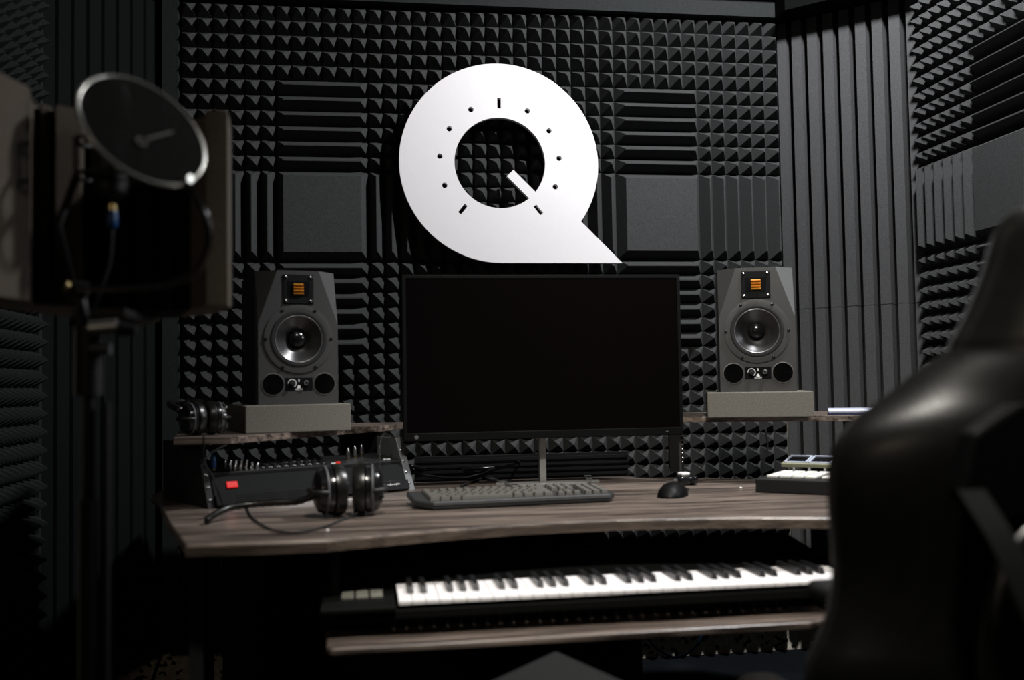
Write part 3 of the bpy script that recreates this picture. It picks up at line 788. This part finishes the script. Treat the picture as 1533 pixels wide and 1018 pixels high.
cable('short cable curving behind the blue plug to the shelf', [atd(300, 700, 2.16), atd(312, 682, 2.18), atd(330, 670, 2.22), atd(345, 664, 2.30)], .0016, 'webbing')
for k, (lab, pts) in enumerate((
    ('black cable bundle sagging behind the keyboard, front loop', [onz(605, 705, .760), onz(640, 712, .740), onz(690, 716, .730), onz(730, 706, .745), onz(775, 693, .775)]),
    ('glossy black cable behind the keyboard, rear loop', [onz(612, 697, .770), onz(660, 704, .750), onz(720, 701, .755), onz(770, 700, .750), onz(800, 708, .730)]),
    ('black cable running from keyboard back to the monitor foot', [onz(690, 727, .725), onz(715, 718, .725), onz(735, 711, .730), onz(760, 700, .745), onz(778, 688, .775)]),
    ('short cable tail by the monitor stand column', [onz(775, 690, .775), onz(787, 700, .745), onz(800, 712, .726)]),)):
    cable(lab, pts, .0035 if k != 1 else .005, 'gloss' if k == 1 else 'black2')
cable('blue network cable hanging below the piano tray', [ony(965, 950, -.3), ony(985, 972, -.3), ony(1010, 984, -.3), ony(1035, 974, -.3), ony(1052, 948, -.3), ony(1060, 900, -.3)], .0045, 'bluecable')
cable('black cable hanging down the wall foam beside the pad controller', [ony(1146, 640, -.12), ony(1149, 670, -.12), ony(1142, 700, -.12), ony(1140, 760, -.12)], .0035, 'black2')
cable('black cable dropping to the floor under the left end of the desk', [ony(262, 900, -.35), ony(258, 950, -.35), ony(240, 985, -.38), ony(225, 1030, -.42)], .005, 'black2')
for (x, y, lab) in ((490, 795, 'tiny pale crumb near the front edge of the desk below the headphones'), (1109, 731, 'tiny pale crumb on the desk between mouse and pad controller')):
    p = onz(x, y, zd)
    o = MB().lathe([(0, 0), (.0035, .0005), (.0028, .0028), (0, .0036)], 10, T(p.x, p.y, p.z)).build('crumb', 'label', smooth=True)
    tag(o, lab, 'crumb')

# computer tower under the desk
pcx = ony(962, 990, -1.12)
tw = thing('computer_tower', 'black computer tower standing on the floor under the desk', 'computer', (pcx.x-.10, -1.12, -.015))
MB().box(-.10, .10, 0, .45, .012, .40).build('case', 'black', tw, bevel=.004)
MB().box(-.09, .09, -.006, 0, .02, .39).build('front_panel', 'gloss', tw, bevel=.002)
for x in (-.08, .08):
    for y in (.03, .42): MB().box(x-.012, x+.012, y-.012, y+.012, 0, .012).build('foot', 'black2', tw)

# ------------------------------------------------------------ padded stool in front
sc = [Vector(onz(*p, .535)) for p in ((832, 972), (750, 1010), (935, 1018))]
d1 = (sc[1]-sc[0]).normalized(); d2 = (sc[2]-sc[0]).normalized()
Ls, Ws = .36, .40
q = [sc[0], sc[0]+d1*Ls, sc[0]+d1*Ls+d2*Ws, sc[0]+d2*Ws]
cen = sum(q, Vector())/4
stl = thing('padded_stool', 'low charcoal padded stool in the foreground below the tray', 'stool', (cen.x, cen.y, -.015))
MB().prism([(p.x-cen.x, p.y-cen.y) for p in q], .475, .550).build('seat', 'stool', stl, bevel=.008, seg=3)
for p in q:
    v = (p-cen)*.82
    MB().tube([(v.x, v.y, .475), (v.x*1.05, v.y*1.05, 0)], [.016, .011], 10).build('leg', 'black', stl)

# ------------------------------------------------------------ gaming chair, seen from behind
CY = -2.42
def cx_(px, py): return ony(px, py, CY)
L_ = [cx_(*p) for p in ((1525, 322), (1479, 336), (1471, 352), (1465, 375), (1460, 405), (1450, 440), (1439, 475), (1428, 502), (1421, 515), (1424, 524), (1404, 540), (1378, 560), (1345, 590), (1300, 620), (1268, 648), (1253, 690), (1252, 740), (1258, 800), (1266, 860), (1261, 920), (1240, 985), (1205, 1022))]
CXM = 1.475
chair = thing('gaming_chair', 'large black leather gaming chair seen from behind at the right edge', 'chair', (CXM, CY, -.015))
zs = [p.z+.015 for p in L_]; hws = [CXM-p.x for p in L_]
zs.append(.50); hws.append(.30)
def sect(z, hw, sh):
    out = []
    N = 28
    tk = .055 if z < 1.0 else .062
    lean = -.10*(z-.5)*.6
    wing = .050*min(1, max(0, (hw-.10)/.12))
    for k in range(N):
        a = 2*PI*k/N
        cx, sy = math.cos(a), math.sin(a)
        x = hw*math.copysign(abs(cx)**.75, cx)
        f = abs(x)/hw if hw > 1e-6 else 0
        y = tk*math.copysign(abs(sy)**.7, sy)*(1-.25*f)+wing*f**2.2
        y += -.030*(1-f**2)*(0 if sy > 0 else 1)
        out.append((x, y+lean, z))
    return out
rowsc = []
zz = list(zip(zs, hws))
for q_, (sc1, sc2, dz1) in enumerate(((.30, .25, .026), (.66, .52, .023), (.90, .80, .013))):
    rowsc.append([(p[0]*sc1-.0, (p[1]+.045)*sc2-.045, p[2]+dz1) for p in sect(zz[1][0], zz[1][1], 0)])
zz = zz[1:]
for i, (z, hw) in enumerate(zz): rowsc.append(sect(z, max(hw, .03), 0))
b = MB(); b.grid(rowsc, closed_u=True); b.f.append(tuple(range(28))); n0 = (len(rowsc)-1)*28; b.f.append(tuple(n0+k for k in range(28)))
back = b.build('backrest', 'leather', chair, smooth=True, sub=1)
# seam piping along the rim, dark window slab with harness strap, lumbar cushion
wn = [(-.14, .975), (-.185, .945), (-.200, .88), (-.17, .845), (-.06, .865), (.06, .865), (.17, .845), (.20, .88), (.185, .945), (.14, .975)]
MB().prism_xz([(x*1.2, z) for x, z in wn], -.108, -.075).build('harness_shade_slab', 'bezel', back, bevel=.006)  # proud dark slab stands in for the shade inside the harness hole
lc = []
for i in range(9):
    t = i/8; z = .865-.36*t; w = .225*(math.sin(PI*(.12+.76*t))**.35); dpt = .035*math.sin(PI*(.08+.84*t))**.6
    lc.append([(w*math.copysign(abs(math.cos(a))**.6, math.cos(a)), -.100+dpt*math.sin(a), z) for a in [2*PI*k/24 for k in range(24)]])
b = MB(); b.grid(lc, closed_u=True); b.f.append(tuple(range(24))); b.f.append(tuple(8*24+k for k in range(24)))
cu_ = b.build('lumbar_panel', 'leather', back, smooth=True, sub=1)
for sx in (-1, 1):
    ps = smoothpath([(sx*.228, -.108, .885), (sx*.212, -.135, .835), (sx*.190, -.148, .77), (sx*.165, -.150, .70), (sx*.155, -.147, .655)], 6)
    b = MB()
    rws = [[p+Vector((-.016, 0, 0)), p+Vector((.016, 0, 0)), p+Vector((.016, .003, 0)), p+Vector((-.016, .003, 0))] for p in ps]
    b.grid(rws, closed_u=True); b.build('strap', 'webbing', back)
    MB().box(sx*.155-.020, sx*.155+.020, -.158, -.146, .650, .667).build('strap_buckle', 'greyplate', back, bevel=.002)
# seat, arms, base
sb = MB().box(-.25, .25, .02, .52, .40, .49).build('seat', 'leather', chair, bevel=.035, seg=4, smooth='auto')
for sx in (-1, 1):
    MB().box(sx*.235-.045, sx*.235+.045, .03, .50, .42, .53).build('seat_bolster', 'leather', sb, bevel=.03, seg=4, smooth='auto')
    ar = MB().box(sx*.235-.045-(.0 if sx > 0 else -.045), sx*.235+.045+(.045 if sx < 0 else .0), .03, .295, .685, .715)
    ax = CXM-1.242
    arm = MB().box(-.045, .045, .03, .296, .688, .715).build('armrest', 'stool', chair, bevel=.010, seg=3, smooth='auto')
    arm.location.x = -(ax-.045) if sx < 0 else ax-.045
    st_ = MB().box(-.016, .016, .13, .19, .40, .688).build('armrest_post', 'black', arm, bevel=.004)
MB().lathe([(.028, .07), (.028, .40)], 20, T(0, .25, 0)).build('gas_lift', 'black', chair)
for k in range(5):
    a = 2*PI*k/5+.3
    lg = MB().tube([(.02*math.cos(a), .25+.02*math.sin(a), .095), (.31*math.cos(a), .25+.31*math.sin(a), .075)], [.030, .018], 10).build('base_leg', 'black', chair)
    MB().lathe([(.030, -.022), (.030, .022)], 20, T(.31*math.cos(a), .25+.31*math.sin(a), .030) @ RZ(a) @ RX(PI/2)).build('caster', 'black2', lg)

# ------------------------------------------------------------ microphone shield, stand, mic, pop filter
ZT0, ZB0 = 1.412, 1.117
def pl2(px, Z):                                         # plan point below pixel column px at depth Z
    p = atd(px, 300, Z); return (p.x, p.y)
sh = thing('microphone_shield', 'curved brown foam microphone isolation shield on the stand at left', 'isolation shield', (.25, -1.95, ZB0))
inner = [pl2(-70, 1.20), pl2(-20, 1.28), pl2(44, 1.37), pl2(47, 1.44), pl2(60, 1.47), pl2(62, 1.45), pl2(74, 1.46), pl2(80, 1.49), pl2(84, 1.455), pl2(121, 1.48), pl2(126, 1.58), pl2(134, 1.60), pl2(138, 1.57),
         pl2(152, 1.58), pl2(157, 1.63), pl2(166, 1.63), pl2(171, 1.59), pl2(187, 1.60), pl2(192, 1.645), pl2(201, 1.645), pl2(206, 1.60), pl2(222, 1.60), pl2(227, 1.64), pl2(236, 1.635), pl2(241, 1.59), pl2(256, 1.585), pl2(262, 1.60),
         pl2(285, 1.56), pl2(305, 1.53), pl2(309, 1.495), pl2(341, 1.50)]
outer = [pl2(345, 1.56), pl2(318, 1.68), pl2(270, 1.74), pl2(200, 1.76), pl2(130, 1.72), pl2(70, 1.62), pl2(10, 1.50), pl2(-70, 1.34)]
H_ = ZT0-ZB0
ci, cj = 10, 27
o1, o2 = outer[2], outer[4]
def lp__(pts): return [(x-.25, y+1.95) for x, y in pts]
MB().prism(lp__(inner[:ci+1]+outer[4:]), 0, H_).build('left_wing', 'foam_brown', sh)
MB().prism(lp__(inner[ci:cj+1]+outer[2:5]), 0, H_).build('centre_foam', 'foam_deep_shade', sh)  # near-black colour carries the shade inside the curved shield
MB().prism(lp__(inner[cj:]+outer[:3]), 0, H_).build('right_wing', 'foam_brown', sh)
ob = [pl2(345, 1.565), pl2(318, 1.685), pl2(270, 1.745), pl2(200, 1.765), pl2(130, 1.725), pl2(70, 1.625), pl2(10, 1.505), pl2(-70, 1.345)]
oc = [pl2(347, 1.575), pl2(320, 1.695), pl2(272, 1.755), pl2(200, 1.775), pl2(128, 1.735), pl2(68, 1.635), pl2(8, 1.515), pl2(-72, 1.355)]
MB().prism([(x-.25, y+1.95) for x, y in ob+oc[::-1]], .004, ZT0-ZB0-.006).build('shell', 'black', sh)
# stand
sp0 = atd(133, 600, 1.36)
SX, SY = sp0.x, sp0.y
sd = thing('microphone_stand', 'tall black microphone stand at the left carrying the foam shield', 'microphone stand', (SX, SY, -.015))
MB().tube([(0, 0, .06), (0, 0, .86)], .0125, 16).build('lower_tube', 'black', sd, smooth='auto')
MB().tube([(0, 0, .86), (0, 0, 1.10)], .0085, 14).build('upper_tube', 'black', sd, smooth='auto')
k0 = atd(152, 491, 1.34)
col = MB().tube([(0, 0, 1.0), (0, 0, 1.095)], .019, 16).build('clutch', 'black', sd, smooth='auto')
MB().tube([(0.004, -.012, k0.z+.015), (.040, -.012, k0.z+.018)], .011, 14).build('knob', 'steel', col, smooth='auto')
MB().tube([(.040, -.012, k0.z+.014), (.064, -.012, k0.z+.013)], [.010, .007], 12).build('lever', 'black', col, smooth='auto')
MB().tube([(.004, -.010, k0.z-.012), (.030, -.010, k0.z-.012)], .009, 12).build('knob', 'greyplate', col, smooth='auto')
MB().tube([(-.022, .02, 1.10), (.010, .11, 1.10), (.045, .22, 1.125)], .010, 10).build('bracket', 'black', sd, smooth=True)
MB().box(-.02, .05, -.01, .17, 1.108, 1.119).build('bracket_plate', 'black', sd, bevel=.002)
sec = MB().tube([(.022, -.0, .45), (.022, -.0, .99)], .006, 10).build('boom_tube', 'black', sd, smooth='auto')
for k in range(3):
    a = 2*PI*k/3+.5
    MB().tube([(0, 0, .30), (.10*math.cos(a), .10*math.sin(a), .17), (.30*math.cos(a), .30*math.sin(a), .008)], .009, 10).build('leg', 'black', sd, smooth=True)
# microphone with shock mount
mc = atd(165, 262, 1.42)
mi = thing('microphone', 'dark studio microphone in a shock mount behind the pop filter', 'microphone', (mc.x, mc.y, 1.275))
MB().lathe([(.010, -.012), (.0235, -.004), (.0245, .0), (.0245, .085), (.020, .090)], 28).build('body', 'black', mi, smooth='auto')
MB().lathe([(.022, .088), (.030, .098), (.031, .135), (.026, .155), (.012, .165), (0, .167)], 28).build('head_grille', 'black', mi, smooth=True)
for z in (.02, .07):
    MB().tube([(.046*math.cos(a), .046*math.sin(a), z) for a in [2*PI*k/32 for k in range(32)]], .0035, 8, closed=True).build('mount_ring', 'black', mi, smooth=True)
cage = MB()
for k in range(4):
    a = 2*PI*k/4+.4
    cage.tube([(.046*math.cos(a), .046*math.sin(a), .02), (.046*math.cos(a), .046*math.sin(a), .07)], .003, 6)
cage.build('cage', 'black', mi)
MB().tube([(-.046, 0, .02), (-.07, 0, -.05), (-.045, 0, -.155)], .006, 8).build('mount_arm', 'black', mi, smooth=True)
xp = atd(174, 318, 1.39)
cn = thing('cable_connector', 'blue cable connector below the dark microphone', 'connector', (mc.x+.004, mc.y-.006, 1.222))
MB().lathe([(.0065, 0), (.0078, .004), (.0078, .020), (.006, .024)], 18).build('ring', 'blue', cn, smooth='auto')
MB().lathe([(.0062, .024), (.0062, .033)], 18).build('collar', 'brass', cn)
MB().tube(smoothpath([(0, 0, 0), (-.004, 0, -.05), (-.02, .0, -.10), (-.03, .01, -.12)], 5), .003, 8).build('cable', 'black2', cn, smooth=True)
# pop filter
pcn = atd(215, 195, 1.215)
v = -ray(215, 195).normalized()
nrm = (v*.60 + (rt*.62+up*.79)*.80).normalized()
A_ = (rt*.79-up*.62); A_ = (A_-nrm*A_.dot(nrm)).normalized(); B_ = nrm.cross(A_)
Rr = .081
pop = thing('pop_filter', 'round mesh pop filter with pale rim on a gooseneck in front of the shield', 'pop filter', tuple(pcn))
ringp = [A_*Rr*math.cos(2*PI*k/64)+B_*Rr*math.sin(2*PI*k/64) for k in range(64)]
M['rimgrey'] = mat('satin grey rim', (.48, .48, .44), .25, metal=.7)
hoop = MB().tube(ringp, .0027, 8, closed=True).build('hoop', 'rimgrey', pop, smooth=True)
for off, nm in ((.0025, 'mesh_screen'), (-.0025, 'mesh_screen')):
    b = MB(); b.add([p*.975+nrm*off for p in ringp], [tuple(range(64))]); b.build(nm, 'popmesh', pop)
lgp = nrm*.0045-A_*.004+B_*(-.0)
l1 = atd(208, 214, 1.215)-pcn; l2 = atd(222, 209, 1.215)-pcn; l3 = atd(256, 202, 1.215)-pcn
def onp(vv): return vv-nrm*vv.dot(nrm)+nrm*.004
def onplane(px, py):
    d = ray(px, py); t_ = (pcn-CAM).dot(nrm)/d.dot(nrm); return CAM+d*t_-pcn+nrm*.004
M['popprint'] = mat('faded print', (.16, .155, .135), .7)
c_ = onplane(209, 215)
MB().tube([c_+(A_*.0052*math.cos(a)+B_*.0052*math.sin(a)) for a in [2*PI*k/16 for k in range(16)]], .0016, 6, closed=True).build('printed_ring', 'popprint', pop)
MB().tube([onplane(217+k*4.2, 211.5-k*1.15-(k % 2)*1.2) for k in range(10)], [.0014, .0017]*5, 6).build('printed_lettering', 'popprint', pop)
cp_ = onplane(276, 271)
MB().tube([cp_-nrm*.008-A_*.004, cp_+nrm*.006+A_*.004], .0052, 12).build('rim_clamp', 'rimgrey', pop, smooth='auto')
gp = [atd(*p)-pcn for p in ((278, 274, 1.20), (295, 298, 1.19), (310, 330, 1.18), (313, 362, 1.19), (302, 394, 1.20), (278, 416, 1.22), (240, 428, 1.25), (190, 432, 1.28), (140, 432, 1.31), (112, 432, 1.33))]
MB().tube(smoothpath(gp, 8), .0038, 8).build('gooseneck', M['gloss'], pop, smooth=True)
kq = atd(98, 430, 1.33)-pcn; kr = atd(118, 434, 1.34)-pcn
MB().tube([kq, kq+(kr-kq)*.6], [.009, .007], 14).build('clamp_knob', 'brass', pop, smooth='auto')
MB().tube([kr-(kr-kq)*.4, kr+rt*.012], .011, 12).build('clamp', 'black', pop, smooth='auto')
arm = atd(118, 440, 1.35)
MB().tube([kr, Vector((SX, SY, 1.06))-pcn], .007, 8).build('clamp_arm', 'black', pop, smooth=True)

# ------------------------------------------------------------ light
def area(name, loc, target, size, power, col, shape='DISK', spread=PI):
    l = bpy.data.lights.new(name, 'AREA'); l.shape = shape; l.size = size; l.energy = power; l.color = col; l.spread = spread
    o = bpy.data.objects.new(name, l); COL.objects.link(o); o.location = loc
    o.rotation_euler = (Vector(target)-Vector(loc)).to_track_quat('-Z', 'Y').to_euler()
    return o
area('key_lamp', (2.08, -1.35, 2.9), (1.8, -.2, 1.6), .18, 84, (.99, .985, 1.0))
sl_ = bpy.data.lights.new('desk_spot', 'SPOT'); sl_.energy = 340; sl_.spot_size = math.radians(62); sl_.spot_blend = .75; sl_.shadow_soft_size = .10; sl_.color = (1, .95, .87)
so = bpy.data.objects.new('desk_spot', sl_); COL.objects.link(so); so.location = (1.0, -2.9, 3.0)
so.rotation_euler = (Vector((1.55, -1.5, .7))-so.location).to_track_quat('-Z', 'Y').to_euler()
area('fill_lamp', (-.6, -4.6, 1.9), (.6, -1.4, 1.1), .5, 2.2, (1.0, .84, .64))
area('side_lamp', (3.25, -1.72, 1.95), (1.5, -1.0, 1.2), .30, 13, (.93, .96, 1.0))
w = bpy.data.worlds.new('world'); S.world = w; w.use_nodes = True
w.node_tree.nodes['Background'].inputs['Color'].default_value = (.5, .62, .6, 1)
w.node_tree.nodes['Background'].inputs['Strength'].default_value = .0
